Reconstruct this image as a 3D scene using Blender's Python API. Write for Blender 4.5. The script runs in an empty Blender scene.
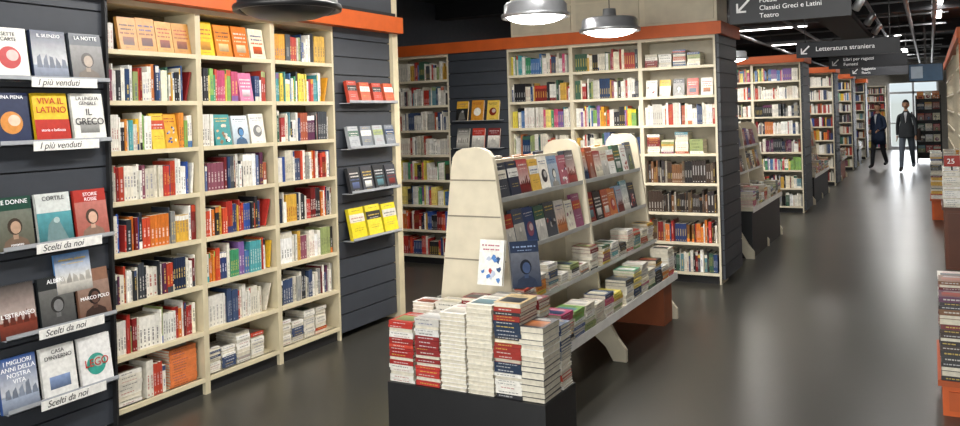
import bpy, math, random
from mathutils import Matrix, Vector
random.seed(11)
R=random.random; U=random.uniform; CH=random.choice
scene=bpy.context.scene
COL=scene.collection
def hx(s):
    s=s.lstrip('#'); o=[]
    for i in (0,2,4):
        c=int(s[i:i+2],16)/255
        o.append(c/12.92 if c<=.04045 else ((c+.055)/1.055)**2.4)
    return tuple(o)
def nt(name):
    m=bpy.data.materials.new(name); m.use_nodes=True
    return m,m.node_tree.nodes,m.node_tree.links
def attr_mat(name,rough=.45,noise=.15,scale=30,metal=0,coat=0):
    m,n,l=nt(name); b=n['Principled BSDF']
    a=n.new('ShaderNodeAttribute'); a.attribute_name='Col'
    no=n.new('ShaderNodeTexNoise'); no.inputs['Scale'].default_value=scale; no.inputs['Detail'].default_value=4
    tc=n.new('ShaderNodeTexCoord'); l.new(tc.outputs['Object'],no.inputs['Vector'])
    mr=n.new('ShaderNodeMapRange'); mr.inputs['From Min'].default_value=.3; mr.inputs['From Max'].default_value=.7
    mr.inputs['To Min'].default_value=1-noise; mr.inputs['To Max'].default_value=1+noise
    l.new(no.outputs['Fac'],mr.inputs['Value'])
    mx=n.new('ShaderNodeVectorMath'); mx.operation='SCALE'
    l.new(a.outputs['Color'],mx.inputs[0]); l.new(mr.outputs['Result'],mx.inputs['Scale'])
    l.new(mx.outputs['Vector'],b.inputs['Base Color'])
    b.inputs['Roughness'].default_value=rough; b.inputs['Metallic'].default_value=metal
    b.inputs['Coat Weight'].default_value=coat
    return m
def solid(name,col,rough=.5,metal=0,emit=0,noise=.1,scale=12):
    m,n,l=nt(name); b=n['Principled BSDF']
    no=n.new('ShaderNodeTexNoise'); no.inputs['Scale'].default_value=scale; no.inputs['Detail'].default_value=5
    tc=n.new('ShaderNodeTexCoord'); l.new(tc.outputs['Object'],no.inputs['Vector'])
    cr=n.new('ShaderNodeValToRGB')
    cr.color_ramp.elements[0].position=.3;cr.color_ramp.elements[1].position=.7
    cr.color_ramp.elements[0].color=(*[c*(1-noise) for c in col],1)
    cr.color_ramp.elements[1].color=(*[min(1,c*(1+noise)) for c in col],1)
    l.new(no.outputs['Fac'],cr.inputs['Fac']); l.new(cr.outputs['Color'],b.inputs['Base Color'])
    b.inputs['Roughness'].default_value=rough; b.inputs['Metallic'].default_value=metal
    if emit:
        b.inputs['Emission Color'].default_value=(*col,1); b.inputs['Emission Strength'].default_value=emit
    return m
M_BOOK=attr_mat('printed_paper',.36,.12,45)
M_PAINT=attr_mat('painted_panel',.5,.08,9)
M_CLOTH=attr_mat('cloth_and_skin',.8,.12,40)
M_METAL=solid('brushed_aluminium',(.42,.43,.45),.35,.7)
M_ACR=solid('clear_ledge_plastic',(.45,.47,.5),.2,.2)
M_EMIT=solid('lamp_diffuser',(1,.97,.92),.5,0,9,0)
M_TXT=solid('white_lettering',(.85,.85,.85),.6,0,.2)
M_BLK=solid('black_lacquer',(.012,.012,.013),.35)
M_CEIL=solid('dark_ceiling_paint',(.014,.015,.018),.8)
M_WALL=solid('wall_plaster',(.42,.40,.36),.8)
M_DARKW=solid('charcoal_wall_paint',hx('3a404a'),.7)
M_INK=solid('printed_ink',(.03,.03,.035),.6)
M_REDI=solid('red_ink',hx('b8281c'),.6)

CREAM=hx('d6ccb4'); CREAM2=hx('cabe9f'); SLAT=hx('393d44'); SLATD=hx('17191e'); ORANGE=hx('cc5c20'); BLACK=(.012,.012,.013)
PAGE=hx('e6dfcc'); WHITE=hx('eeece6')

class MB:
    def __init__(s): s.v=[];s.f=[];s.c=[];s.M=Matrix.Identity(4)
    def poly(s,pts,col):
        i=len(s.v); s.v+= [tuple(s.M@Vector(p)) for p in pts]; s.f.append(tuple(range(i,i+len(pts)))); s.c.append(col)
    def box(s,x0,x1,y0,y1,z0,z1,col):
        i=len(s.v); M=s.M
        for p in ((x0,y0,z0),(x1,y0,z0),(x1,y1,z0),(x0,y1,z0),(x0,y0,z1),(x1,y0,z1),(x1,y1,z1),(x0,y1,z1)):
            s.v.append(tuple(M@Vector(p)))
        for f in ((0,3,2,1),(4,5,6,7),(0,1,5,4),(1,2,6,5),(2,3,7,6),(3,0,4,7)):
            s.f.append(tuple(i+k for k in f)); s.c.append(col)
    def rect(s,x0,x1,z0,z1,y,col): s.poly([(x0,y,z0),(x1,y,z0),(x1,y,z1),(x0,y,z1)],col)
    def grad(s,x0,x1,z0,z1,y,ca,cb): s.poly([(x0,y,z0),(x1,y,z0),(x1,y,z1),(x0,y,z1)],[ca,ca,cb,cb])
    def ell(s,cx,cz,rx,rz,y,col,n=16): s.poly([(cx+rx*math.cos(2*math.pi*i/n),y,cz+rz*math.sin(2*math.pi*i/n)) for i in range(n)],col)
    def top(s,x0,x1,y0,y1,z,col): s.poly([(x0,y0,z),(x1,y0,z),(x1,y1,z),(x0,y1,z)],col)
    def prism(s,pl,y0,y1,col):
        n=len(pl); i=len(s.v)
        for (a,b) in pl: s.v.append(tuple(s.M@Vector((a,y0,b))))
        for (a,b) in pl: s.v.append(tuple(s.M@Vector((a,y1,b))))
        s.f.append(tuple(range(i,i+n))); s.c.append(col)
        s.f.append(tuple(range(i+2*n-1,i+n-1,-1))); s.c.append(col)
        for k in range(n):
            j=(k+1)%n; s.f.append((i+k,i+n+k,i+n+j,i+j)); s.c.append(col)
    def lathe(s,prof,seg,col):
        i=len(s.v); n=len(prof)
        for a in range(seg):
            t=2*math.pi*a/seg
            for (r,z) in prof: s.v.append(tuple(s.M@Vector((r*math.cos(t),r*math.sin(t),z))))
        for a in range(seg):
            b=(a+1)%seg
            for k in range(n-1):
                s.f.append((i+a*n+k,i+b*n+k,i+b*n+k+1,i+a*n+k+1)); s.c.append(col)
    def obj(s,name,mat,parent=None,smooth=False,keep=None):
        me=bpy.data.meshes.new(name); me.from_pydata(s.v,[],s.f)
        ca=me.color_attributes.new(name='Col',type='FLOAT_COLOR',domain='CORNER')
        buf=[]
        for f,c in zip(s.f,s.c):
            if isinstance(c[0],tuple):
                for q in c: buf+=[q[0],q[1],q[2],1.0]
            else: buf+= [c[0],c[1],c[2],1.0]*len(f)
        ca.data.foreach_set('color',buf)
        me.materials.append(mat)
        if smooth: me.polygons.foreach_set('use_smooth',[True]*len(me.polygons))
        me.update()
        o=bpy.data.objects.new(name,me); COL.objects.link(o)
        if parent: o.parent=parent
        if keep: o.parent=keep; o.matrix_parent_inverse=keep.matrix_basis.inverted()
        return o
def empty(name,loc=(0,0,0)):
    o=bpy.data.objects.new(name,None); o.empty_display_size=.1; o.location=loc; COL.objects.link(o); return o
T=Matrix.Translation
def RZ(d): return Matrix.Rotation(math.radians(d),4,'Z')
def RX(d): return Matrix.Rotation(math.radians(d),4,'X')
def text(body,size,M,parent,mat=M_TXT,align='LEFT',name='lettering',ext=.0005,shear=0):
    c=bpy.data.curves.new(name,'FONT'); c.body=body; c.size=size; c.extrude=ext; c.align_x=align; c.shear=shear
    c.materials.append(mat)
    o=bpy.data.objects.new(name,c); COL.objects.link(o)
    o.matrix_basis=M
    if parent: o.parent=parent
    return o

# ---------------------------------------------------------------- palettes
def P(s): return [hx(x) for x in s.split()]
MIX=P('e8e4da b03a2c 1f3a5f f0f0ea cfa548 2b2b30 d9d2c0 7a1f1f 5f8a94 efe9dc a8553a e4e0d4 3a5e4c f3f3f0 bf733f 5a6a94 84485a dcdad2 929e66 2c4470 f2ead0 a83634 1e1e22 c8c4ba 44484e ece8de e9e5da')
COLR=P('e0b432 3f8f65 c8503f d98a38 4a74a8 e8e4da 84ac5a c04a70 f0f0ea 4a9aa0 d8c850 7a5a98 efe9dc 2a2a30 e8e4dc ecd87a')
WHT=P('e6e2d8 ddd8ca f0eee8 dcd6c6 ccc6b4 ece8df d4cfc2 b4402c e9e6de cfc8b6 e8e4d8 9a9a94 3a4a6a')
BRW=P('2c221e 3a2a20 241d1c 4a3628 1c1a1c 5a4a38 3a3434 2a2426 704a2a 8a8276')
RED=P('a83028 c84a2e 7c2020 e8e4da 2a3a6a d0722a b83830 f0ece2 6a1818 30509a d0a440 e4dfd2 26262a')
DRK=P('24282e 3a3f46 e8e4da 1c2a44 6a1f24 f0f0ea 2a2a2a 5a2a4a 8a8a86 e0dbcf')
YEL=P('e8c420 e8e4da e8cc48 2a2a2a f0f0ea d8982a c8342a')
def lerp(a,b,t): return tuple(x*(1-t)+y*t for x,y in zip(a,b))
def contrast(c,soft=.25):
    l=.3*c[0]+.6*c[1]+.1*c[2]
    if l>.3: k=CH([(.03,.03,.04),(.35,.03,.02),(.03,.05,.2),(.05,.05,.05)])
    else: k=CH([(.75,.72,.66),(.7,.7,.7),(.7,.5,.1)])
    return lerp(k,c,soft)
def fill_row(mb,x0,x1,z,hmax,pal,y0=.03,dep=.15,detail=2,hrange=(.165,.22)):
    x=x0+U(.002,.01); run=0
    while True:
        if run<=0:
            run=random.choice([1,1,1,1,1,2,2,3,5]) ; col=CH(pal); h0=U(*hrange) if R()<.85 else U(.14,.17); t0=CH([U(.008,.014),U(.012,.022),U(.018,.03)]); y1=y0+U(0,.018); tc=contrast(col,U(.2,.55))
            tz=U(.15,.4); tl=U(.25,.5); band=R()<.22; bc=CH(pal); sp=R()<.3
        run-=1
        t=t0*U(.85,1.15); h=min(h0*U(.985,1.01),hmax)
        if x+t>x1-.003: break
        k=U(.85,1.06); c=tuple(min(.9,a*k) for a in col)
        mb.box(x,x+t-.0012,y1,y1+dep,z,z+h,c)
        if detail:
            w=t*(.34 if t>.014 else .28); xm=x+t/2
            a=z+h*tz; e=a+h*tl
            if detail>1 and t>.012:
                p=a
                while p<e:
                    q=min(e,p+U(.008,.03)); mb.rect(xm-w/2,xm+w/2,p,q,y1-.0006,tc); p=q+.005
            elif t>.01: mb.rect(xm-w/2,xm+w/2,a,e,y1-.0006,lerp(tc,c,.3))
            if band: mb.rect(x,x+t-.0012,z+h*(.0 if sp else .8),z+h*(.2 if sp else .98),y1-.0007,bc)
            elif t>.012: mb.rect(xm-w/2,xm+w/2,z+.01,z+.02,y1-.0006,tc)
        if z<1.6: mb.top(x+.0015,x+t-.0027,y1+.002,y1+dep-.001,z+h+.0005,PAGE)
        x+=t
        if R()<.012: x+=U(.01,.03)
def cover(mb,w,h,t,c1,c2=None,c3=None,style=None,plain=False):
    c2=c2 or CH(MIX); tc=c3 or contrast(c1,.1)
    mb.box(-w/2,w/2,0,.0015,0,h,c1); mb.box(-w/2,w/2,t-.0015,t,0,h,c1)
    mb.box(-w/2+.001,w/2-.003,.0015,t-.0015,.003,h-.003,PAGE); mb.box(-w/2,-w/2+.0012,0,t,0,h,c1)
    y=-.0008; style=random.randint(0,6) if style is None else style
    dk=tuple(a*.35 for a in c2); lt=lerp(c2,(.85,.82,.75),.5)
    def words(z,hh,m=.1,c=tc):
        if plain: return
        hh*=.6; x=-w/2+w*m
        while x<w/2-w*m-.006:
            q=min(w/2-w*m,x+U(.005,.014)); mb.rect(x,q,z,z+hh*U(.85,1),y*2.6,c); x=q+CH([.002,.002,.002,.008])
    if style==0:
        mb.grad(-w/2,w/2,0,h*.62,y,dk,c2); words(h*.84,h*.05); words(h*.74,h*.03,.22)
        mb.poly([(-w*.3,y*1.5,h*.03),(w*.35,y*1.5,h*.05),(w*.12,y*1.5,h*.45),(-w*.05,y*1.5,h*.5),(-w*.2,y*1.5,h*.38)],lerp(dk,lt,.3))
        mb.ell(w*.05,h*.46,w*.09,h*.06,y*1.8,lt)
    elif style==1:
        r=w*.3; mb.ell(0,h*.42,r,r,y,c2,24); mb.ell(r*.25,h*.42+r*.2,r*.55,r*.5,y*1.5,lt,20)
        words(h*.84,h*.05); words(h*.77,h*.03,.2); words(h*.05,h*.02,.3)
    elif style==2:
        mb.rect(-w/2,w/2,h*.55,h*.8,y,c2); words(h*.66,h*.06,c=contrast(c2,.1)); words(h*.58,h*.03,.2,c=contrast(c2,.1)); words(h*.9,h*.03,.2); words(h*.35,h*.02,.2); words(h*.28,h*.02,.2)
    elif style==3:
        for i in range(11):
            cx=U(-w*.36,w*.36); cz=U(h*.1,h*.64); s=w*.12
            mb.poly([(cx+s*U(.3,1.2)*math.cos(a),y-.00008*i,cz+s*U(.3,1.2)*math.sin(a)) for a in (0,.9,1.8,2.8,3.7,4.9)],CH([c2,dk,lt,CH(MIX)]))
        words(h*.86,h*.05); words(h*.77,h*.05,.15)
    elif style==5:
        mb.grad(-w/2,w/2,0,h*.75,y,lerp(c1,dk,.5),lerp(c1,lt,.25))
        mb.poly([(-w*.38,y*1.4,0),(w*.38,y*1.4,0),(w*.3,y*1.4,h*.17),(w*.1,y*1.4,h*.25),(-w*.1,y*1.4,h*.25),(-w*.3,y*1.4,h*.17)],dk)
        mb.rect(-w*.07,w*.07,h*.2,h*.33,y*1.6,lerp(c2,dk,.3)); mb.ell(0,h*.44,w*.2,h*.16,y*1.8,tuple(a*.3 for a in dk)); mb.ell(w*.02,h*.42,w*.14,h*.12,y*2,c2)
        words(h*.86,h*.055); words(h*.79,h*.025,.25)
    elif style==6:
        mb.grad(-w/2,w/2,h*.3,h,y,lt,c1); mb.grad(-w/2,w/2,0,h*.32,y,dk,c2)
        for i in range(5):
            cx=-w*.4+i*w*.18; mb.poly([(cx,y*1.6,h*.25),(cx+w*.16,y*1.6,h*.25),(cx+w*.12,y*1.6,h*U(.35,.55)),(cx+w*.02,y*1.6,h*U(.32,.5))],lerp(dk,c2,U(0,.5)))
        words(h*.82,h*.07,.12); words(h*.72,h*.03,.2)
    else:
        words(h*.74,h*.08); words(h*.62,h*.08,.14); words(h*.5,h*.08,.1,c2); words(h*.1,h*.02,.3)
        mb.grad(-w*.3,w*.3,h*.18,h*.42,y,dk,c2)
def face_row(mb,x0,x1,z,n,h,w,cols=None,tilt=8,y0=.04,t=.02,base=None,style=None):
    base=base or mb.M.copy()
    for i in range(n):
        x=x0+(x1-x0)*(i+.5)/n
        c=cols[i%len(cols)] if cols else CH(MIX)
        c2=None
        if isinstance(c[0],tuple): c,c2=c
        mb.M=base@T((x,y0,z))@RX(-tilt)
        cover(mb,w*U(.95,1.03),h*U(.95,1.02),t,c,c2,None,style)
    mb.M=base
def flat(mb,w,d,z,t,c,spine='front',toppic=False):
    mb.box(-w/2,w/2,-d/2,d/2,z,z+.0012,c); mb.box(-w/2,w/2,-d/2,d/2,z+t-.0016,z+t-.0004,c)
    mb.box(-w/2+.003,w/2-.003,-d/2+.003,d/2-.003,z+.0012,z+t-.0016,lerp(PAGE,(.42,.37,.28),U(.1,.5)))
    tc=contrast(c,.35)
    if spine=='front':
        mb.box(-w/2,w/2,-d/2-.001,-d/2+.002,z,z+t-.0004,c)
        x=-w/2+U(.01,.03); e=x+U(.06,.1)
        while x<min(e,w/2-.02):
            q=x+U(.006,.02); mb.rect(x,min(q,w/2-.01),z+t*.38,z+t*.62,-d/2-.0016,tc); x=q+.004
    elif spine=='right':
        mb.box(w/2-.002,w/2+.001,-d/2,d/2,z,z+t-.0004,c)
        y=-d/2+.02; e=y+U(.06,.1)
        while y<min(e,d/2-.02):
            q=y+U(.008,.02); mb.poly([(w/2+.0016,y,z+t*.38),(w/2+.0016,q,z+t*.38),(w/2+.0016,q,z+t*.62),(w/2+.0016,y,z+t*.62)],tc); y=q+.005
    if toppic:
        zt=z+t; c2=CH(MIX)
        mb.poly([(-w*.4,-d*.38,zt),(w*.4,-d*.38,zt),(w*.4,d*.12,zt),(-w*.4,d*.12,zt)],[tuple(a*.4 for a in c2)]*2+[c2]*2)
        mb.top(-w*.35,w*.3,d*.2,d*.27,zt,tc); mb.top(-w*.3,w*.2,d*.32,d*.36,zt,tc)
def stack(mb,x,y,z,w,d,H,pal,spine='front',t=None,jit=2,rot=0,same=False,base=None,flip=.75):
    base=base or Matrix.Identity(4)
    zz=z; col=CH(pal); t0=t or U(.012,.026)
    while zz<z+H-.008:
        if not same and R()<.5: col=CH(pal)
        tt=t0*(U(.95,1.05) if same else U(.75,1.3)); ww=w*U(.94,1) if not same else w; dd=d*U(.95,1) if not same else d
        last= zz+tt>=z+H-.008
        mb.M=base@T((x+U(-.003,.003),y+U(-.003,.003),0))@RZ(rot+U(-jit,jit))
        flat(mb,ww,dd,zz,tt,col,spine if R()<flip or same else 'back',last)
        zz+=tt
    mb.M=base
    return zz

# ---------------------------------------------------------------- furniture
BZ=[.10,.385,.67,.955,1.24,1.52,1.80,2.085]; HT=2.37
def bookcase(W,loc,rz,depth=.28,edge=CREAM,back=None,name='bookcase',boards=BZ,top=HT):
    mb=MB(); th=.02
    mb.box(0,th,0,depth,0.0,top,edge); mb.box(W-th,W,0,depth,0.0,top,edge)
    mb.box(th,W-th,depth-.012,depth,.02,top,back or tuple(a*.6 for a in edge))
    mb.box(th,W-th,.025,.045,0,boards[0]-.0,BLACK)
    for z in boards: mb.box(th,W-th,.004,depth-.012,z-.02,z,edge)
    mb.box(th,W-th,0,depth-.012,top-.03,top,edge)
    for z in boards: mb.box(th,W-th,-.003,.004,z-.023,z+.003,tuple(min(1,a*1.1) for a in edge))
    o=mb.obj(name,M_PAINT); o.location=loc; o.rotation_euler=(0,0,math.radians(rz)); bpy.context.view_layer.update(); return o
def slatwall(W,z0,z1,loc,rz,col=SLAT,pitch=.125,name='slatwall_panel'):
    mb=MB(); mb.box(0,W,.02,.035,z0,z1,SLATD)
    z=z0
    while z<z1-.01:
        e=min(z+pitch-.009,z1); mb.box(.001,W-.001,0,.02,z,e,col); z+=pitch
    o=mb.obj(name,M_PAINT); o.location=loc; o.rotation_euler=(0,0,math.radians(rz)); bpy.context.view_layer.update(); return o

# ======================= ROOM SHELL
def shell(name,b,mat):
    mb=MB()
    for q in b: mb.box(*q,(.5,.5,.5))
    return mb.obj(name,mat)
fm,n,l=nt('polished_resin_floor'); b=n['Principled BSDF']
tc=n.new('ShaderNodeTexCoord'); n1=n.new('ShaderNodeTexNoise'); n1.inputs['Scale'].default_value=.9; n1.inputs['Detail'].default_value=8
n2=n.new('ShaderNodeTexNoise'); n2.inputs['Scale'].default_value=35; n2.inputs['Detail'].default_value=3
l.new(tc.outputs['Object'],n1.inputs['Vector']); l.new(tc.outputs['Object'],n2.inputs['Vector'])
cr=n.new('ShaderNodeValToRGB'); cr.color_ramp.elements[0].position=.3; cr.color_ramp.elements[1].position=.75
cr.color_ramp.elements[0].color=(*hx('33322d'),1); cr.color_ramp.elements[1].color=(*hx('3f3d38'),1)
mx=n.new('ShaderNodeMix'); mx.inputs['Factor'].default_value=.3
l.new(n1.outputs['Fac'],mx.inputs['A']); l.new(n2.outputs['Fac'],mx.inputs['B']); l.new(mx.outputs['Result'],cr.inputs['Fac'])
l.new(cr.outputs['Color'],b.inputs['Base Color'])
mr=n.new('ShaderNodeMapRange'); mr.inputs['To Min'].default_value=.27; mr.inputs['To Max'].default_value=.33
l.new(n1.outputs['Fac'],mr.inputs['Value']); l.new(mr.outputs['Result'],b.inputs['Roughness'])
shell('floor',[(-6.6,4.6,-3,35,-.1,0)],fm)
shell('ceiling',[(-6.6,4.6,-3,35,3.35,3.45)],M_CEIL)
shell('wall_left',[(-4.4,-4.26,-2.8,5.62,0,3.35)],M_DARKW)
shell('wall_return',[(-6.4,-4.26,5.62,5.72,0,3.35)],M_DARKW)
shell('wall_far_left',[(-6.5,-6.4,5.62,34.0,0,3.35)],M_DARKW)
shell('wall_right',[(4.4,4.5,-2.8,34.0,0,3.35)],M_WALL)
shell('wall_back',[(-4.4,4.5,-2.95,-2.8,0,.25),(-4.4,4.5,-2.95,-2.8,3.0,3.35)]+[(x,x+.12,-2.95,-2.8,.25,3.0) for x in (-4.4,-2.4,-.3,1.9,4.3)],M_WALL)
shell('wall_far',[(-6.5,-1.35,34,34.15,0,3.35),(.3,4.5,34,34.15,0,3.35),(-1.35,.3,34,34.15,2.45,3.35)],M_WALL)
shell('window_1',[(x,x+.07,34.02,34.1,0,2.45) for x in (-1.35,-.55,.23)]+[(-1.28,.23,34.02,34.1,2.05,2.13),(-1.28,.23,34.02,34.1,0,.12),(-1.28,.23,34.02,34.1,.95,1.0)],M_METAL)
shell('ceiling_beam',[(-6.4,4.4,y,y+.25,3.12,3.35) for y in (3.2,6.6,10.4,14.6,19,24,29)],M_CEIL)
shell('ceiling_duct',[(-1.5,-1.0,-2,33,3.0,3.11),],M_CEIL)
M_PIPE=solid('grey_conduit',(.10,.105,.11),.5,.3)
pm=MB()
for px in (-3.1,-2.0,-.25,.1):
    pm.M=T((px,8.7,3.05))@RX(-90)@T((0,0,-.2)); pm.lathe([(.03,0),(.03,24)],10,(.3,.3,.3))
pm.M=Matrix.Identity(4)
for y in range(9,33,2): pm.box(-3.3,.3,y,y+.03,3.09,3.115,(.3,.3,.3))
pm.obj('ceiling_pipes',M_PIPE)

# ======================= LEFT ROW
XL=-3.93
W=.654
bays=[2.94+i*W for i in range(3)]
palL=[ [None,MIX,COLR+WHT,WHT+RED+MIX,RED+DRK,DRK+WHT,WHT+RED+MIX,None],
       [None,COLR+MIX,MIX,MIX+DRK,RED,RED+COLR,WHT,WHT],
       [YEL+MIX,COLR+YEL,DRK+MIX,RED+WHT,DRK+RED,MIX+RED,WHT+DRK,WHT]]
TAN=hx('c08a44')
for bi,y in enumerate(bays):
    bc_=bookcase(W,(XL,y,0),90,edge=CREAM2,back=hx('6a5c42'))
    mb=MB(); base=T((XL,y,0))@RZ(90); mb.M=base
    for r in range(8):
        z=BZ[7-r]+.0005; pal=palL[bi][r]
        x0,x1=.024,W-.024
        if pal is None and r==0 and bi==0:
            face_row(mb,x0+.1,x1,z,4,.2,.125,[(TAN,hx('7a422a')),(TAN,hx('6a3226')),(hx('cc964c'),hx('8a3a24')),(TAN,hx('904a2c'))],10,.03,.025,base,4)
            fill_row(mb,x0,x0+.09,z,.2,COLR,.04)
        elif pal is None and r==0:
            face_row(mb,x0,x1,z,4,.22,.135,[(hx('e8c018'),hx('e09a18')),(hx('d87f1c'),hx('e8c890')),(hx('d0701c'),hx('e8d0a8')),(hx('e6dbc0'),hx('d85a20'))],10,.03,.025,base,4)
        elif pal is None:
            stack(mb,W-.15,.14,z,.2,.2,.22,P('cf6f38 d87a44 c86228'),'front',.016,0,0,True,base)
            stack(mb,.13,.14,z,.16,.2,.19,WHT,'front',.02,1,0,False,base)
            fill_row(mb,.23,W-.27,z,.21,WHT,.03)
        elif r==7:
            x=x0+.005
            while x<x1-.13:
                stack(mb,x+.065,.14,z,.12,.19,U(.12,.21),WHT,'front',None,1,0,False,base); x+=.128
        elif r==2 and bi==1:
            fill_row(mb,x0,x0+.12,z,.2,COLR,.03)
            face_row(mb,x0+.12,x1-.02,z,3,.2,.14,[(hx('2f8a8a'),hx('d0a478')),(hx('d0dce2'),hx('3a7ab0')),(hx('e0dcd0'),hx('6a6a6a'))],9,.03,.02,base)
        elif r==2 and bi==0:
            fill_row(mb,x0,x1-.3,z,.22,COLR+WHT,.03)
            face_row(mb,x1-.3,x1-.12,z,2,.21,.1,[(hx('dcbc3a'),hx('c04a2a')),(hx('d89c28'),hx('2a4a8a'))],9,.03,.02,base)
            fill_row(mb,x1-.12,x1,z,.22,COLR,.03)
        elif r==1 and bi==1:
            fill_row(mb,x0,x1-.26,z,.21,COLR,.03); face_row(mb,x1-.26,x1-.13,z,1,.2,.12,[(hx('c86a92'),hx('e8ccd4'))],9,.03,.02,base); fill_row(mb,x1-.12,x1,z,.21,MIX)
        else:
            cut=x1-(U(.03,.1) if R()<.35 else 0)
            fill_row(mb,x0,cut,z,.235,pal,.03)
            if cut<x1-.035:
                t_=.014; hh=.185; g=x1-cut-.004
                a_=math.atan2(min(g-.016,.06),hh)
                mb.M=base@T((cut+.003+t_,.035,z))@Matrix.Rotation(a_,4,'Y'); mb.box(-t_,0,0,.14,t_*math.sin(a_),hh,CH(pal)); mb.M=base
    mb.obj('shelved_books',M_BOOK,keep=bc_)
sw1=slatwall(.98,.05,HT,(XL,1.955,0),90,pitch=.14)
sw2=slatwall(.735,.05,HT,(XL,4.905,0),90,pitch=.14)
mb=MB(); mb.box(-4.25,-3.9,5.645,5.72,0,3.1,CREAM2); mb.obj('trim_1',M_PAINT)
mb=MB(); mb.box(-4.26,-3.84,1.9,5.72,2.37,2.5,ORANGE); mb.box(-4.26,-3.86,1.9,5.64,2.5,2.53,BLACK); mb.obj('trim_3',M_PAINT)
slatwall(3.74,2.53,3.12,(-3.9,1.9,0),90,pitch=.14,name='slatwall_fascia')
mb=MB(); mb.box(-3.99,-3.9,2.925,2.94,.0,HT,BLACK); mb.obj('trim_2',M_PAINT)

def ledge(y0,y1,z,x=XL,front=.06,label=True,keep=None,tag=None):
    mb=MB(); mb.box(x,x+front,y0,y1,z-.006,z,(.6,.6,.62)); mb.box(x+front-.003,x+front,y0,y1,z-.006,z+.02,(.6,.6,.62))
    o=mb.obj('display_ledge',M_ACR,keep=keep)
    if label:
        mb=MB(); ym=(y0+y1)/2; mb.box(x+front+.001,x+front+.004,ym-.14,ym+.22,z-.035,z+.012,WHITE)
        t=mb.obj('shelf_label',M_BOOK,keep=keep)
        text(tag or 'Scelti da noi',.045,T((x+front+.0046,ym-.11,z-.025))@RZ(90)@RX(90),t,M_INK,shear=.25)
rows=[(1.90,[(hx('e2e0d8'),hx('b02a2a')),(hx('2a3550'),hx('8a94a8')),(hx('4a5058'),hx('a89888'))],'I più venduti'),
      (1.585,[(hx('1f2a4a'),hx('c8843a')),(hx('dcb824'),hx('b8281c')),(hx('e0dfd8'),hx('adada8'))],'I più venduti'),
      (1.08,[(hx('20483a'),hx('b89880')),(hx('d4d8d4'),hx('58a0a8')),(hx('b0342a'),hx('d8b098'))],'Scelti da noi'),
      (.66,[(hx('3a3634'),hx('8a4030')),(hx('24282a'),hx('787878')),(hx('8a6450'),hx('5a4038'))],'Scelti da noi'),
      (.31,[(hx('2c4f8c'),hx('a8b4c8')),(hx('e2e1dc'),hx('8aa0c8')),(hx('e4e3e0'),hx('3a9a8a'))],'Scelti da noi')]
TT=[[('SETTE\nCARTE',.215,.026,M_INK),('IL SILENZIO',.22,.024,M_TXT),('LA NOTTE',.22,.028,M_TXT)],
    [('LUNA PIENA',.225,.024,M_TXT),('VIVA IL\nLATINO',.2,.045,M_REDI),('LA LINGUA\nGENIALE',.22,.026,M_INK)],
    [('LE DONNE',.222,.03,M_TXT),('CORTILE',.22,.03,M_INK),('STORIE\nROSSE',.222,.026,M_TXT)],
    [("L'ESTRANEO",.1,.03,M_TXT),('ALBERI',.222,.03,M_TXT),('MARCO POLO',.1,.026,M_TXT)],
    [('I MIGLIORI\nANNI DELLA\nNOSTRA\nVITA',.222,.03,M_TXT),("CASA\nD'INVERNO",.22,.028,M_INK),('LEGO',.1,.055,M_REDI)]]
for i,(z,cols,tag) in enumerate(rows):
    ledge(2.30,2.90,z,front=.09,tag=tag,keep=sw1)
    mb=MB(); base=T((XL+.075,2.27,0))@RZ(90)
    st=[(1,6,5),(1,4,4),(5,0,5),(6,5,5),(6,4,1)][i]
    for k in range(3):
        mb.M=base@T((.105+k*.208,0,z+.001))@RX(-9)
        c,c2=cols[k]
        cover(mb,.185,.255,.02,c,c2,None,st[k],True)
        if (i,k)==(1,1): mb.rect(-.0925,.0925,0,.12,-.0035,hx('b02a1c'))
    if i==3:
        mb.M=base@T((.42,.0,z+.16))@RX(-9)@T((0,.024,0)); cover(mb,.2,.2,.012,hx('4a7ab0'),hx('d8d4ca'),None,6)
    o=mb.obj('face_out_books',M_BOOK,keep=sw1)
    def ct(k,s,zz,size,mat=M_TXT):
        text(s,size,base@T((.105+k*.208,-.0055,z+.001))@RX(-9)@T((0,0,zz))@RX(90),o,mat,'CENTER')
    for k in range(3):
        a_,zz_,sz_,m_=TT[i][k]; ct(k,a_,zz_,sz_,m_)
    if i==1: ct(1,'storia e bellezza',.06,.02,M_TXT); ct(2,'IL\nGRECO',.14,.05,M_INK)
    if i==2: ct(0,'romanzo',.02,.018,M_TXT)
for z,cols,n_,h,w in [(1.79,[hx('b8402c'),hx('c8583a')],4,.17,.12),(1.44,[hx('9ca0a4'),hx('70767e')],4,.18,.13),(1.10,[hx('2a2c30'),hx('3a3c44')],4,.2,.14),(.74,[hx('dcc828'),hx('e0cc3a')],3,.25,.19)]:
    ledge(4.96,5.6,z,label=False,front=.1,keep=sw2)
    mb=MB(); base=T((XL+.085,4.96,0))@RZ(90); face_row(mb,0,.64,z+.001,n_,h,w,cols,12,0,.03,base,random.choice([2,4])); mb.obj('face_out_books',M_BOOK,keep=sw2)

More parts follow.
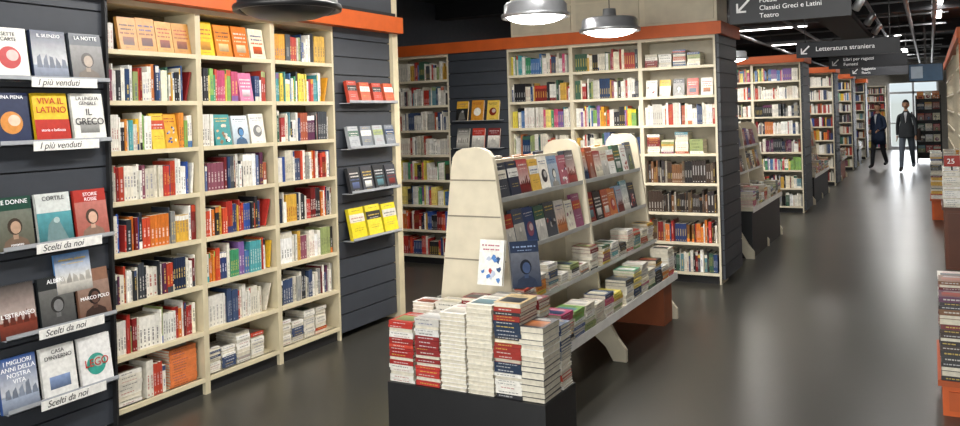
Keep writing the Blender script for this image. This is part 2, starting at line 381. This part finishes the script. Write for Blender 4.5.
# ======================= PARTITIONS
def partition(Y,xs,kinds,XR=-1.76,detail=1,pals=None,depth=.8):
    out=[]
    for (x,w),k in zip(xs,kinds):
        if k=='case':
            bc_=bookcase(w,(x,Y,0),0)
            mb=MB(); base=T((x,Y,0)); mb.M=base
            for r in range(8):
                z=BZ[7-r]+.0005
                pal=(pals or {}).get((xs.index((x,w)),r)) or CH([MIX,MIX,RED,COLR,WHT,DRK,MIX+WHT])
                if pal=='face':
                    face_row(mb,.03,w-.03,z,5,.17,.11,[CH(COLR) for _ in range(5)],10,.03,.02,base)
                elif pal=='stack':
                    q=.03
                    while q<w-.15: stack(mb,q+.07,.13,z,.13,.18,U(.08,.2),MIX,'front',None,1,0,False,base); q+=.14
                else:
                    fill_row(mb,.024,w-.024,z,.235,pal,.03,detail=detail)
            mb.obj('shelved_books',M_BOOK,keep=bc_)
            out.append(bc_)
        else:
            out.append(slatwall(w,.05,HT,(x,Y,0),0,pitch=.14))
    x0=xs[0][0]
    mb=MB(); mb.box(x0,XR-.04,Y+.285,Y+depth,0,HT,SLATD); mb.obj('partition_core',M_PAINT)
    slatwall(depth,.05,HT,(XR+.035,Y+.0,0),90,pitch=.14)
    mb=MB(); mb.box(x0-.02,XR+.07,Y-.05,Y+depth+.03,HT,2.49,ORANGE); mb.obj('trim_4',M_PAINT)
    return out
w=.735
x5=-1.76-w*5
xs=[(x5+i*w,w) for i in range(5)]
pals={(0,0):WHT+MIX,(0,3):WHT,(2,0):COLR+WHT,(2,1):MIX,(2,2):COLR+WHT,(3,0):MIX,(3,1):MIX,(3,2):COLR+YEL,(4,0):'stack',(4,1):'face',(4,2):WHT+MIX,(4,3):'stack',(4,4):BRW,(4,5):BRW,(4,6):RED+BRW,(4,7):MIX,(3,3):WHT+MIX,(0,5):COLR}
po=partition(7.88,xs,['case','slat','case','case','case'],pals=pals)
for z,n_,cols in [(1.62,3,[(hx('d8a838'),hx('2a2a2a')),(hx('c88a30'),hx('e8e4da')),(hx('d8b850'),hx('7a2a1a'))]),(1.32,3,[hx('3a3a3a'),(hx('b83a2a'),hx('e8e4da')),hx('7a2a2a')]),(.98,2,[hx('4a4a50'),hx('d8d4c8')])]:
    mb=MB(); mb.box(x5+w+.08,x5+2*w-.06,7.80,7.88,z-.006,z,(.6,.6,.62)); mb.obj('display_ledge',M_ACR,keep=po[1])
    mb=MB(); base=T((x5+w,7.80,0)); face_row(mb,.09,w-.07,z+.001,n_,.22,.15,cols,12,.02,.02,base); mb.obj('face_out_books',M_BOOK,keep=po[1])
for i in range(2,5):
    mb=MB(); x=x5+i*w; mb.box(x,x+w,8.0,8.45,2.495,3.1,CREAM)
    mb.box(x+.03,x+w-.03,7.985,8.0,2.53,2.79,tuple(a*.9 for a in CREAM)); mb.box(x+.03,x+w-.03,7.985,8.0,2.81,3.07,tuple(a*.9 for a in CREAM))
    mb.box(x-.01,x+w+.01,7.97,8.5,3.1,3.13,ORANGE)
    mb.obj('wall_cupboard',M_PAINT)
for Y,nb in ((13.7,4),(18.6,3),(23.2,3),(28.0,3)):
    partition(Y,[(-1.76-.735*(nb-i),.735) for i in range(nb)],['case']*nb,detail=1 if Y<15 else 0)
# bookcases against the far wall beside the entrance
for i,x in enumerate((-2.9,-2.15)):
    bc_=bookcase(.735,(x,33.68,0),0)
    mb=MB(); mb.M=T((x,33.68,0))
    for r in range(8): fill_row(mb,.024,.711,BZ[r]+.0005,.235,CH([MIX,COLR,WHT,RED]),.03,detail=0)
    mb.obj('shelved_books',M_BOOK,keep=bc_)

# ======================= GONDOLAS
def upright(mb,xc,y,th=.035,c=CREAM):
    half=[(.06,1.48),(.1,1.462),(.125,1.43),(.135,1.38),(.17,1.1),(.2,.85),(.23,.62),(.245,.45),(.28,.3),(.36,.16),(.42,.08),(.42,0),(.33,0),(.28,.09),(.2,.16),(.1,.19)]
    pl=[(0,1.485)]+half+[(0,.2)]+[(-a,b) for a,b in reversed(half)]
    mb.prism([(xc+a,b) for a,b in pl],y,y+th,c)
def gondola(xc,ys,parent_name='book_display_gondola',base_h=.37,black=False,orange=None,pal=MIX):
    root=empty(parent_name,(xc,ys[0],0)); inv=T((-xc,-ys[0],0))
    mb=MB()
    mb.M=inv
    for y in ys: upright(mb,xc,y)
    for z in (.62,.86,1.1,1.3):
        hw=.225-(z-.62)*.115
        mb.box(xc-hw+.004,xc+hw-.004,ys[0]-.003,ys[0],z,z+.008,hx('8a8272'))
    y0,y1=ys[0]+.03,ys[-1]
    mb.box(xc-.012,xc+.012,y0,y1,.36,1.40,CREAM)
    mb.box(xc-.42,xc+.42,ys[0]-.0,ys[-1]+.03,base_h-.035,base_h,CREAM)
    mb.box(xc+.42,xc+.426,ys[0]-.0,ys[-1]+.03,base_h-.05,base_h+.006,WHITE)
    mb.box(xc-.426,xc-.42,ys[0]-.0,ys[-1]+.03,base_h-.05,base_h+.006,WHITE)
    if black: mb.box(xc-.4,xc+.4,ys[0]+.03,ys[-1]-.03,0,base_h-.036,BLACK)
    for s in (1,-1):
        for z,o in ((1.19,.15),(.9,.19),(.62,.27)):
            a,b=sorted((xc+s*.015,xc+s*o)); mb.box(a,b,y0,y1,z-.01,z,hx('a8a8a4'))
            a,b=sorted((xc+s*o,xc+s*(o+.003))); mb.box(a,b,y0,y1,z-.012,z+.015,hx('b8b8b4'))
    mb.obj('frame',M_PAINT,root)
    bm=MB()
    GP=MIX+P('6a5a9a b09aa8 8aa0b8 3a3a4a a8606c 2a3040 20242c 383c44 50586a 5a8ab0 8a4a6a d8a03a 303a50 a02c2c')
    for yi in range(len(ys)-1):
        a,b=ys[yi]+.05,ys[yi+1]-.02
        for s in (1,-1):
            for z,o,h in ((1.19,.145,.235),(.9,.185,.24)):
                yy=a+.07
                while yy<b-.06:
                    ww=U(.125,.155); c=CH(GP); hh=h*U(.8,1.0); tt=U(.012,.03)
                    for q in range(random.choice([1,1,2,2])):
                        bm.M=inv@T((xc+s*(o-.012-q*(tt+.002)),yy,z+.001))@RZ(90 if s>0 else -90)@RX(-11)
                        if q==0: cover(bm,ww,hh,tt,c)
                        else: bm.box(-ww/2,ww/2,0,tt,0,hh,c)
                        if (o-.012-(q+2)*(tt+.002))<.085: break
                    yy+=ww+U(.001,.012)
            n_=int((b-a)/.15)
            for k in range(n_):
                yy=a+(b-a)*(k+.5)/n_
                stack(bm,xc+s*.19,yy,.621,.14,.135,U(.05,.17),pal,'right' if s>0 else 'front',None,4,0,False,inv)
            n_=int((b-a+.05)/.168)
            for k in range(n_):
                yy=a+(b-a)*(k+.5)/n_
                stack(bm,xc+s*.34,yy,base_h+.001,.155,.158,U(.1,.21),pal+COLR,'right' if s>0 else 'front',None,4,0,False,inv)
    bm.obj('displayed_books',M_BOOK,root)
    if orange:
        mb=MB(); mb.M=inv; mb.box(xc-.35,xc+.39,*orange,0,base_h-.036,hx('8a4826')); mb.obj('base_box',M_PAINT,root)
    return root
XC=-2.22
gondola(XC,[3.95,5.2,6.45],orange=(6.2,6.42),pal=COLR+WHT+MIX)
PX=[-2.49,-1.60,3.47,3.84]
mb=MB(); mb.box(PX[0],PX[1],PX[2],PX[3],0.02,.30,BLACK); mb.box(PX[0]+.02,PX[1]-.02,PX[2]+.02,PX[3]-.02,.0,.02,BLACK)
pl_=mb.obj('display_plinth',solid('satin_black',(.012,.012,.013),.45))
mb=MB()
SP=[(-2.412,.152,.315,P('e4e0d8 a02c28 b83a30 eae8e0 c84a38 902828 dedad0'),.017,False,'front',.9),
    (-2.255,.148,.345,P('e0ded8 b83a34 b8b0a0 c8c4bc 8a2c2c 5a6470 dcd8d0'),.018,False,'front',.85),
    (-2.102,.146,.38,P('f2f0ec'),.019,True,'back',1),
    (-1.95,.146,.43,P('ece8dc'),.021,True,'back',1),
    (-1.797,.148,.45,P('2a2a2e c83a30 3a3a40 e0dcd2 983028 d8c090 24344a e8e4da'),.018,False,'front',.85),
    (-1.672,.125,.36,P('c8c4ba 3a3a40 2a2a2e b0302a ecebe4'),.026,False,'back',1)]
for i,(x,w_,H,pal,t,same,sp,fl) in enumerate(SP):
    stack(mb,x,3.585,.301,w_ if i!=5 else .13,.2,H,pal,sp,t,1.2 if not same else .5,0,same,None,fl)
for i,x in enumerate((-2.41,-2.26,-2.1,-1.945,-1.79,-1.67)):
    stack(mb,x,3.765,.301,.14 if i<5 else .12,.13,[.36,.38,.41,.43,.43,.32][i],[YEL,WHT,MIX,WHT,MIX,WHT][i],'front' if i else 'right',None,1.5)
mb.obj('stacked_books',M_BOOK)
mb=MB(); mb.M=T((-2.03,3.755,.775))@RX(-12); cover(mb,.145,.235,.02,hx('e6e5de'),hx('4a7ab8'),hx('a83a5a'),3)
mb.M=T((-1.81,3.755,.78))@RZ(40)@RX(-14); cover(mb,.15,.235,.03,hx('1f2c44'),hx('3a4a6a'),hx('8a9ab8'),5)
mb.obj('face_out_books',M_BOOK)

gondola(-2.15,[9.35,10.3,11.3],base_h=.56,black=True)
gondola(-2.15,[14.9,16.0,17.1],base_h=.5,black=True,pal=RED)
gondola(-2.15,[19.8,21.0],base_h=.5,black=False,orange=(19.85,20.9))
gondola(-2.15,[24.8,26.0],base_h=.5,black=True)

# ======================= RIGHT SIDE DISPLAYS
def lowtable(x0,x1,y0,y1,h,c,topx,name='low_display_table',pals=None):
    mb=MB(); mb.box(x0+.02,x1,y0+.02,y1-.02,0,h-.03,c); mb.box(x0,x1+.02,y0,y1,h-.03,h,tuple(a*.7 for a in c))
    mb.box(x0+.05,x1-.03,y0+.01,y0+.02,.03,h-.06,tuple(a*.8 for a in c)); mb.obj(name,M_PAINT)
    mb=MB(); y=y0+.1
    while y<y1-.05:
        x=x0+.09
        while x<x1-.05:
            stack(mb,x,y,h+.001,.15,.19,topx*U(.85,1.05),CH(pals or [WHT+RED,MIX,WHT,YEL+WHT]),'front',None,1.5); x+=.165
        y+=.205
    mb.obj('stacked_books',M_BOOK)
lowtable(-.0,.62,4.95,5.8,.19,ORANGE,.46,pals=[DRK+BRW,MIX+BRW,DRK])
lowtable(.08,.7,9.35,10.2,.62,hx('6a3a24'),.36,pals=[WHT+BRW,MIX])
lowtable(-.03,.6,13.3,14.2,.3,ORANGE,.66)
mb=MB(); mb.box(.11,.25,9.42,9.425,1.02,1.13,hx('a8281c')); mb.box(.17,.185,9.425,9.435,.97,1.08,BLACK); ps=mb.obj('price_sign',M_PAINT)
text('25',.07,T((.135,9.418,1.05))@RX(90),ps,name='price_lettering')
for i in range(10):
    y=10.6+i*.9+.9
    if 13.2<y<14.5: continue
    o=bookcase(.88,(.32,y,0),-90,name='bookcase')
    mb=MB(); base=T((.32,y,0))@RZ(-90); mb.M=base
    for r in range(8): fill_row(mb,.024,.856,BZ[r]+.0005,.23,CH([MIX,RED,COLR,WHT]),detail=0)
    mb.obj('shelved_books',M_BOOK,keep=o)
mb=MB(); mb.box(.3,.62,10.54,10.6,0,HT,ORANGE); mb.box(.28,.64,10.5,20.5,HT,2.49,ORANGE); mb.obj('trim_5',M_PAINT)
mb=MB()
for x in (-.35,.25): mb.box(x,x+.03,26.2,26.6,0,1.9,BLACK)
for k in range(6):
    z=.25+k*.3; mb.box(-.35,.28,26.15,26.45,z,z+.015,BLACK); mb.box(-.35,.28,26.13,26.15,z,z+.05,BLACK)
mb.box(-.35,.28,26.58,26.6,.1,1.9,hx('2a2a2e')); rk=mb.obj('magazine_rack',M_PAINT)
mb=MB(); base=T((-.32,26.18,0))
for k in range(6): face_row(mb,0,.57,.266+k*.3,3,.24,.17,None,12,.02,.01,base)
mb.obj('magazines',M_BOOK,keep=rk)
mb=MB(); mb.box(-.35,.25,18.0,18.05,2.08,2.44,BLACK); mb.box(-.07,-.03,18.02,18.05,2.44,3.35,BLACK); mb.box(-.33,.23,17.995,18.0,2.1,2.42,hx('3a5a78'))
mb.box(-.3,-.1,17.992,17.995,2.15,2.38,hx('a8b8c8')); mb.obj('hanging_monitor',M_PAINT)

# ======================= SIGNS
def arrow(mb,x,z,s,y,c):
    mb.poly([(x+s,y,z+s*.88),(x+s*.88,y,z+s),(x+.1*s,y,z+s*.22),(x+.22*s,y,z+s*.1)],c)
    mb.poly([(x,y,z),(x+s*.7,y,z),(x+s*.7,y,z+s*.14),(x,y,z+s*.14)],c)
    mb.poly([(x,y-.0003,z),(x+s*.14,y-.0003,z),(x+s*.14,y-.0003,z+s*.7),(x,y-.0003,z+s*.7)],c)
def sign(x0,x1,y,z0,z1,lines,size,ar=.15):
    mb=MB(); mb.box(x0,x1,y,y+.04,z0,z1,hx('2b2d32'))
    for x in (x0+.12,x1-.12): mb.box(x-.006,x+.006,y+.015,y+.025,z1,3.35,BLACK)
    arrow(mb,x0+.06,(z0+z1)/2-ar/2,ar,y-.002,(.8,.8,.8))
    s=mb.obj('hanging_sign',M_PAINT)
    nl=len(lines); zm=(z0+z1)/2+size*1.15*nl/2
    for i,t_ in enumerate(lines):
        text(t_,size,T((x0+.1+ar*1.3,y-.003,zm-size*(.85+i*1.15)))@RX(90),s)
sign(-1.54,-.55,7.5,2.41,2.72,['Narrativa','Poesia','Classici Greci e Latini','Teatro'],.058,.12)
sign(-1.65,-.33,12.5,2.36,2.58,['Letteratura straniera'],.09,.12)
sign(-1.65,-.33,16.8,2.36,2.60,['Libri per ragazzi','Fumetti'],.08,.12)
sign(-1.65,-.33,21.5,2.36,2.60,['Saggistica','Storia'],.08,.12)

# ======================= LAMPS
def pendant(x,y,z,on=True,s=1):
    root=empty('pendant_lamp',(x,y,z))
    mb=MB(); mb.lathe([(.235*s,.012),(.245*s,0),(.262*s,0),(.266*s,.02),(.262*s,.03),(.245*s,.034),(.24*s,.1),(.225*s,.118),(.12*s,.128),(.06*s,.14),(.055*s,.2),(0.001,.205)],36,(.5,.5,.5))
    mb.obj('shade',M_METAL if on else M_BLK,root,True)
    mb=MB(); mb.lathe([(.001,-.045),(.08*s,-.042),(.15*s,-.03),(.2*s,-.012),(.228*s,.012)],32,(1,1,1)); mb.obj('diffuser',M_EMIT if on else M_BLK,root,True)
    mb=MB(); mb.lathe([(.004,.2),(.004,3.35-z)],8,BLACK); mb.obj('cord',M_BLK,root)
    if on:
        ld=bpy.data.lights.new('lamp_light','AREA'); ld.shape='DISK'; ld.size=.42*s; ld.energy=22; ld.color=(1,.95,.87)
        lo=bpy.data.objects.new('lamp_light',ld); lo.parent=root; lo.location=(0,0,-.06); COL.objects.link(lo)
pendant(-2.63,5.74,2.4); pendant(-2.42,6.82,2.36); pendant(-2.76,3.1,2.2,False)
pendant(-2.6,12.6,2.4); pendant(-2.6,16.3,2.4); pendant(-3.6,11.4,2.4)
def tube_and_fill(x,y,z,L,e,tilt=0,rotz=0,w=.16):  # ceiling tube with area light; most are added as fill light
    root=empty('fluorescent_and_fill_fixture',(x,y,z)); root.rotation_euler=(0,math.radians(tilt),math.radians(rotz))
    mb=MB(); mb.box(-w/2,w/2,-L/2,L/2,0,.05,(.6,.6,.6)); mb.box(-.01,.01,-L*.3,-L*.3+.02,.05,3.35-z if not tilt else .12,(.3,.3,.3)); mb.obj('housing',M_METAL,root)
    mb=MB(); mb.box(-w/2+.015,w/2-.015,-L/2+.02,L/2-.02,-.012,0,(1,1,1)); mb.obj('tube_and_fill_diffuser',M_EMIT,root)
    ld=bpy.data.lights.new('tube_and_fill_light','AREA'); ld.shape='RECTANGLE'; ld.size=w; ld.size_y=L; ld.energy=e; ld.color=(1,.97,.93)
    lo=bpy.data.objects.new('tube_and_fill_light',ld); lo.parent=root; lo.location=(0,0,-.02); COL.objects.link(lo)
tube_and_fill(-1.9,1.6,3.2,1.5,50,28); tube_and_fill(-2.1,4.2,3.2,1.8,55,28)  # unseen fixtures added as fill, tilted to light the left shelves
tube_and_fill(-.6,6.0,3.25,1.5,25); tube_and_fill(-3.6,6.6,3.25,1.2,35,0,90)  # unseen fixtures added as fill for the near room
tube_and_fill(-.45,10.5,3.25,1.5,32);tube_and_fill(.15,15.5,3.2,3.0,45)  # short one added as fill; the long one is a real tube
tube_and_fill(-2.8,12.0,3.25,1.5,42,0,90); tube_and_fill(-2.8,17.2,3.25,1.5,42,0,90);tube_and_fill(-2.8,21.8,3.25,1.5,42,0,90);tube_and_fill(-.6,20.5,3.25,1.5,40);tube_and_fill(-.6,27,3.25,2,60)  # fixtures added to brighten the corridor and side bays
tube_and_fill(-1.6,31,3.25,2,50)  # added fill light for the far end
mb=MB()
mb.box(-.75,-.71,6.8,19,3.05,3.09,BLACK)
mb.obj('ceiling_track',M_BLK)
for y in (8.6,9.8,11.2,13.4,15.2):
    mb=MB(); mb.M=T((-.73,y,2.93))@Matrix.Rotation(math.radians(35),4,'Y')@RX(15)
    mb.lathe([(.001,-.1),(.045,-.1),(.055,-.09),(.05,.06),(.02,.1),(.001,.1)],16,BLACK); mb.M=T((-.73,y,2.93)); mb.box(-.008,.008,-.008,.008,.0,.12,BLACK)
    r=mb.obj('track_spotlight',M_METAL,None,True)

# ======================= PEOPLE
def skin_mesh(verts,edges,root=0,sub=1):
    me=bpy.data.meshes.new('tmp'); me.from_pydata([v[0] for v in verts],edges,[])
    o=bpy.data.objects.new('tmp',me); COL.objects.link(o)
    md=o.modifiers.new('s','SKIN'); md.use_smooth_shade=True
    for i,v in enumerate(verts):
        r=v[1]; me.skin_vertices[0].data[i].radius=r if isinstance(r,tuple) else (r,r)
        me.skin_vertices[0].data[i].use_root=(i==root)
    s=o.modifiers.new('u','SUBSURF'); s.levels=sub; s.render_levels=sub
    dg=bpy.context.evaluated_depsgraph_get(); dg.update()
    ev=o.evaluated_get(dg); nm=bpy.data.meshes.new_from_object(ev)
    bpy.data.objects.remove(o); return nm
def colored(me,fn,name,parent):
    ca=me.color_attributes.new(name='Col',type='FLOAT_COLOR',domain='CORNER')
    for p in me.polygons:
        c=fn(p.center)
        for li in p.loop_indices: ca.data[li].color=(*c,1)
        p.use_smooth=True
    me.materials.clear(); me.materials.append(M_CLOTH)
    o=bpy.data.objects.new(name,me); COL.objects.link(o); o.parent=parent; return o
SK=hx('c79a7c')
def person(loc,face,jacket,pants,hair,stride=0,sc=1,coat=False,shoe=hx('1c1a1a'),bag=False,elbow=0):
    root=empty('person',loc); root.rotation_euler=(0,0,math.radians(face)); root.scale=(sc,)*3
    V=[((0,0,.96),(.155,.11)),((0,.005,1.12),(.14,.10)),((0,0,1.3),(.155,.11)),((0,.01,1.405),(.105,.08)),((0,.0,1.5),(.056,.056)),((0,-.01,1.57),(.052,.055))]
    E=[(0,1),(1,2),(2,3),(3,4),(4,5)]
    hands=[]
    for s in (1,-1):
        i=len(V); f=stride*s
        V+=[((.16*s,.005,1.385),.054),((.215*s,.03-f*.35,1.12),.042),((.225*s-(.06*s if elbow else 0),-.06-f*.75-elbow*.12,.88+abs(f)*.05+elbow*.16),.03)]
        E+=[(3,i),(i,i+1),(i+1,i+2)]; hands.append((s,Vector(V[i+2][0]),Vector(V[i+1][0])))
        j=len(V)
        ky=-.03+f*.6; az=.09+(.07 if f>0 and stride else 0)
        V+=[((.09*s,0,.88),.09),((.1*s,ky,.5+abs(f)*.02),.068),((.1*s,ky*.2+f*1.5+.03,az),.05),((.11*s,ky*.2+f*1.5-.12,az-.052),.038)]
        E+=[(0,j),(j,j+1),(j+1,j+2),(j+2,j+3)]
    me=skin_mesh(V,E,0,2)
    def cf(c):
        if c.z>1.5: return SK
        if c.z<.125: return shoe
        if c.z>.86 or (abs(c.x)>.17 and c.z>.8): return jacket
        return pants
    colored(me,cf,'body',root)
    mb=MB(); lo=.66 if coat else .84
    mb.lathe([(.14,1.2),(.168,1.1),(.182,.98),(.19,.86),(.192 if not coat else .2,lo),(.17,lo+.01)],24,jacket)
    mb.v=[(a,b_*.72,c_) for a,b_,c_ in mb.v]; mb.obj('jacket_hem',M_CLOTH,root,True)
    mb=MB(); mb.lathe([(.085,1.455),(.066,1.505)],16,tuple(a*.8 for a in jacket)); mb.obj('collar',M_CLOTH,root,True)
    mb=MB(); mb.poly([(0,-.137,1.2),(.03,-.126,1.42),(.035,-.085,1.475),(-.035,-.085,1.475),(-.03,-.126,1.42)],hx('c8ccd0')); mb.obj('shirt_front',M_CLOTH,root)
    n_=20; rings=14
    H=MB()
    for r in range(rings+1):
        ph=math.pi*r/rings
        for a in range(n_):
            th=2*math.pi*a/n_
            x=math.sin(ph)*math.cos(th); y=math.sin(ph)*math.sin(th); z=math.cos(ph)
            wx=.076*(1-.22*max(0,-z)); wy=.094
            px,py,pz=x*wx,y*wy,z*.118
            if y<-.6 and abs(x)<.22 and -.35<z<.12: py-=.022*(1-abs(x)/.22)*(1 if z<0 else .5)
            if y<-.5 and .05<z<.3 and .2<abs(x)<.6: py+=.006
            H.v.append((px,py-.015,pz+1.665))
    for r in range(rings):
        for a in range(n_):
            b_=(a+1)%n_; H.f.append((r*n_+a,(r+1)*n_+a,(r+1)*n_+b_,r*n_+b_)); H.c.append(SK)
    H.obj('head',M_CLOTH,root,True)
    hm=MB()
    for r in range(rings+1):
        ph=math.pi*r/rings
        for a in range(n_):
            th=2*math.pi*a/n_; x=math.sin(ph)*math.cos(th); y=math.sin(ph)*math.sin(th); z=math.cos(ph)
            hm.v.append((x*.086,y*.104-.010,z*.128+1.67))
    for r in range(rings):
        for a in range(n_):
            th=2*math.pi*(a+.5)/n_; ph=math.pi*(r+.5)/rings; y=math.sin(ph)*math.sin(th); z=math.cos(ph)
            if z>.5 or (y>.05 and z>-.5) or (y>-.4 and z>.2):
                b_=(a+1)%n_; hm.f.append((r*n_+a,(r+1)*n_+a,(r+1)*n_+b_,r*n_+b_)); hm.c.append(hair)
    hm.obj('hair',M_CLOTH,root,True)
    fm_=MB()
    for s in (1,-1):
        fm_.M=T((.03*s,-.1,1.675))@Matrix.Scale(.55,4,(0,0,1)); fm_.lathe([(.001,.011),(.008,.008),(.011,0),(.008,-.008),(.001,-.011)],10,(.03,.02,.02))
        fm_.M=T((.078*s,-.01,1.665))@Matrix.Scale(.4,4,(1,0,0)); fm_.lathe([(.001,.03),(.016,.02),(.018,0),(.01,-.02),(.001,-.028)],10,SK)
    fm_.M=T((0,-.098,1.605)); fm_.box(-.022,.022,-.004,.006,-.004,.004,hx('9a5a50'))
    fm_.obj('face_features',M_CLOTH,root,True)
    for s,wv,ev in hands:
        d=(wv-ev).normalized(); side=Vector((0,-1,0)); side=(side-d*side.dot(d)).normalized(); nrm=d.cross(side)
        hv=[(wv,.024),(wv+d*.05,(.03,.018)),(wv+d*.085,(.034,.016))]; he=[(0,1),(1,2)]
        for k,(o_,L_) in enumerate(((.03,.07),(.01,.08),(-.01,.075),(-.028,.058))):
            q=len(hv); p0=wv+d*.09+side*o_
            hv+=[(p0,.0095),(p0+d*L_*.5-nrm*(s*.006),.0085),(p0+d*L_*.85-nrm*(s*.022),.007)]; he+=[(2,q),(q,q+1),(q+1,q+2)]
        q=len(hv); p0=wv+d*.035+side*.032
        hv+=[(p0,.011),(p0+d*.03+side*.02,.010),(p0+d*.06+side*.024,.008)]; he+=[(1,q),(q,q+1),(q+1,q+2)]
        hm_=skin_mesh([(tuple(a),r) for a,r in hv],he,0,1)
        colored(hm_,lambda c:SK,'hand',root)
    if bag:
        mb=MB(); mb.box(.2,.3,-.12,.2,.78,1.06,hx('3a2a22')); mb.M=T((.19,.0,1.06)); mb.prism([(-.02,0),(.02,0),(-.05,.42),(-.08,.42)],-.02,.02,hx('3a2a22')); mb.obj('shoulder_bag',M_CLOTH,root)
person((-1.2,23.9,0),-25,hx('22304a'),hx('26282e'),hx('3a2a20'),.12,.96,True,elbow=1)
person((-.52,23.0,0),-5,hx('34383c'),hx('5a6470'),hx('2c2420'),.22,.99,bag=True)

# ======================= LIGHT
wd=bpy.data.worlds.new('World'); scene.world=wd; wd.use_nodes=True
bg=wd.node_tree.nodes['Background']; sky=wd.node_tree.nodes.new('ShaderNodeTexSky'); sky.sky_type='HOSEK_WILKIE'; sky.turbidity=5; sky.sun_direction=(-.4,-.7,.6)
wd.node_tree.links.new(sky.outputs['Color'],bg.inputs['Color']); bg.inputs['Strength'].default_value=4
def area(name,loc,rot,sx,sy,e,col=(1,1,1)):
    ld=bpy.data.lights.new(name,'AREA'); ld.shape='RECTANGLE'; ld.size=sx; ld.size_y=sy; ld.energy=e; ld.color=col
    o=bpy.data.objects.new(name,ld); o.location=loc; o.rotation_euler=[math.radians(a) for a in rot]; COL.objects.link(o)
area('shop_window_daylight',(-.5,-3.1,1.8),(88,0,0),7.5,2.6,300,(1,.985,.95))
area('far_window_daylight',(-.52,34.4,1.3),(-90,0,0),1.5,2.3,75,(.97,.98,1))

# ======================= CAMERA
f=820; psi=math.radians(28.9); phi=.03
F=Vector((-math.sin(psi),math.cos(psi),0)); r=Vector((math.cos(psi),math.sin(psi),0)); up=Vector((0,0,1))
Rc=r*math.cos(phi)-up*math.sin(phi); Uc=r*math.sin(phi)+up*math.cos(phi)
M=Matrix.Identity(4)
for i in range(3): M[i][0]=Rc[i]; M[i][1]=Uc[i]; M[i][2]=-F[i]
M[2][3]=1.65
cd=bpy.data.cameras.new('camera'); cam=bpy.data.objects.new('camera',cd); COL.objects.link(cam)
cam.matrix_world=M; cd.sensor_width=36; cd.lens=f/960*36; cd.shift_x=.003; cd.shift_y=-95.5/960; cd.clip_end=200
scene.camera=cam
scene.view_settings.view_transform='Standard'
scene.view_settings.exposure=.33
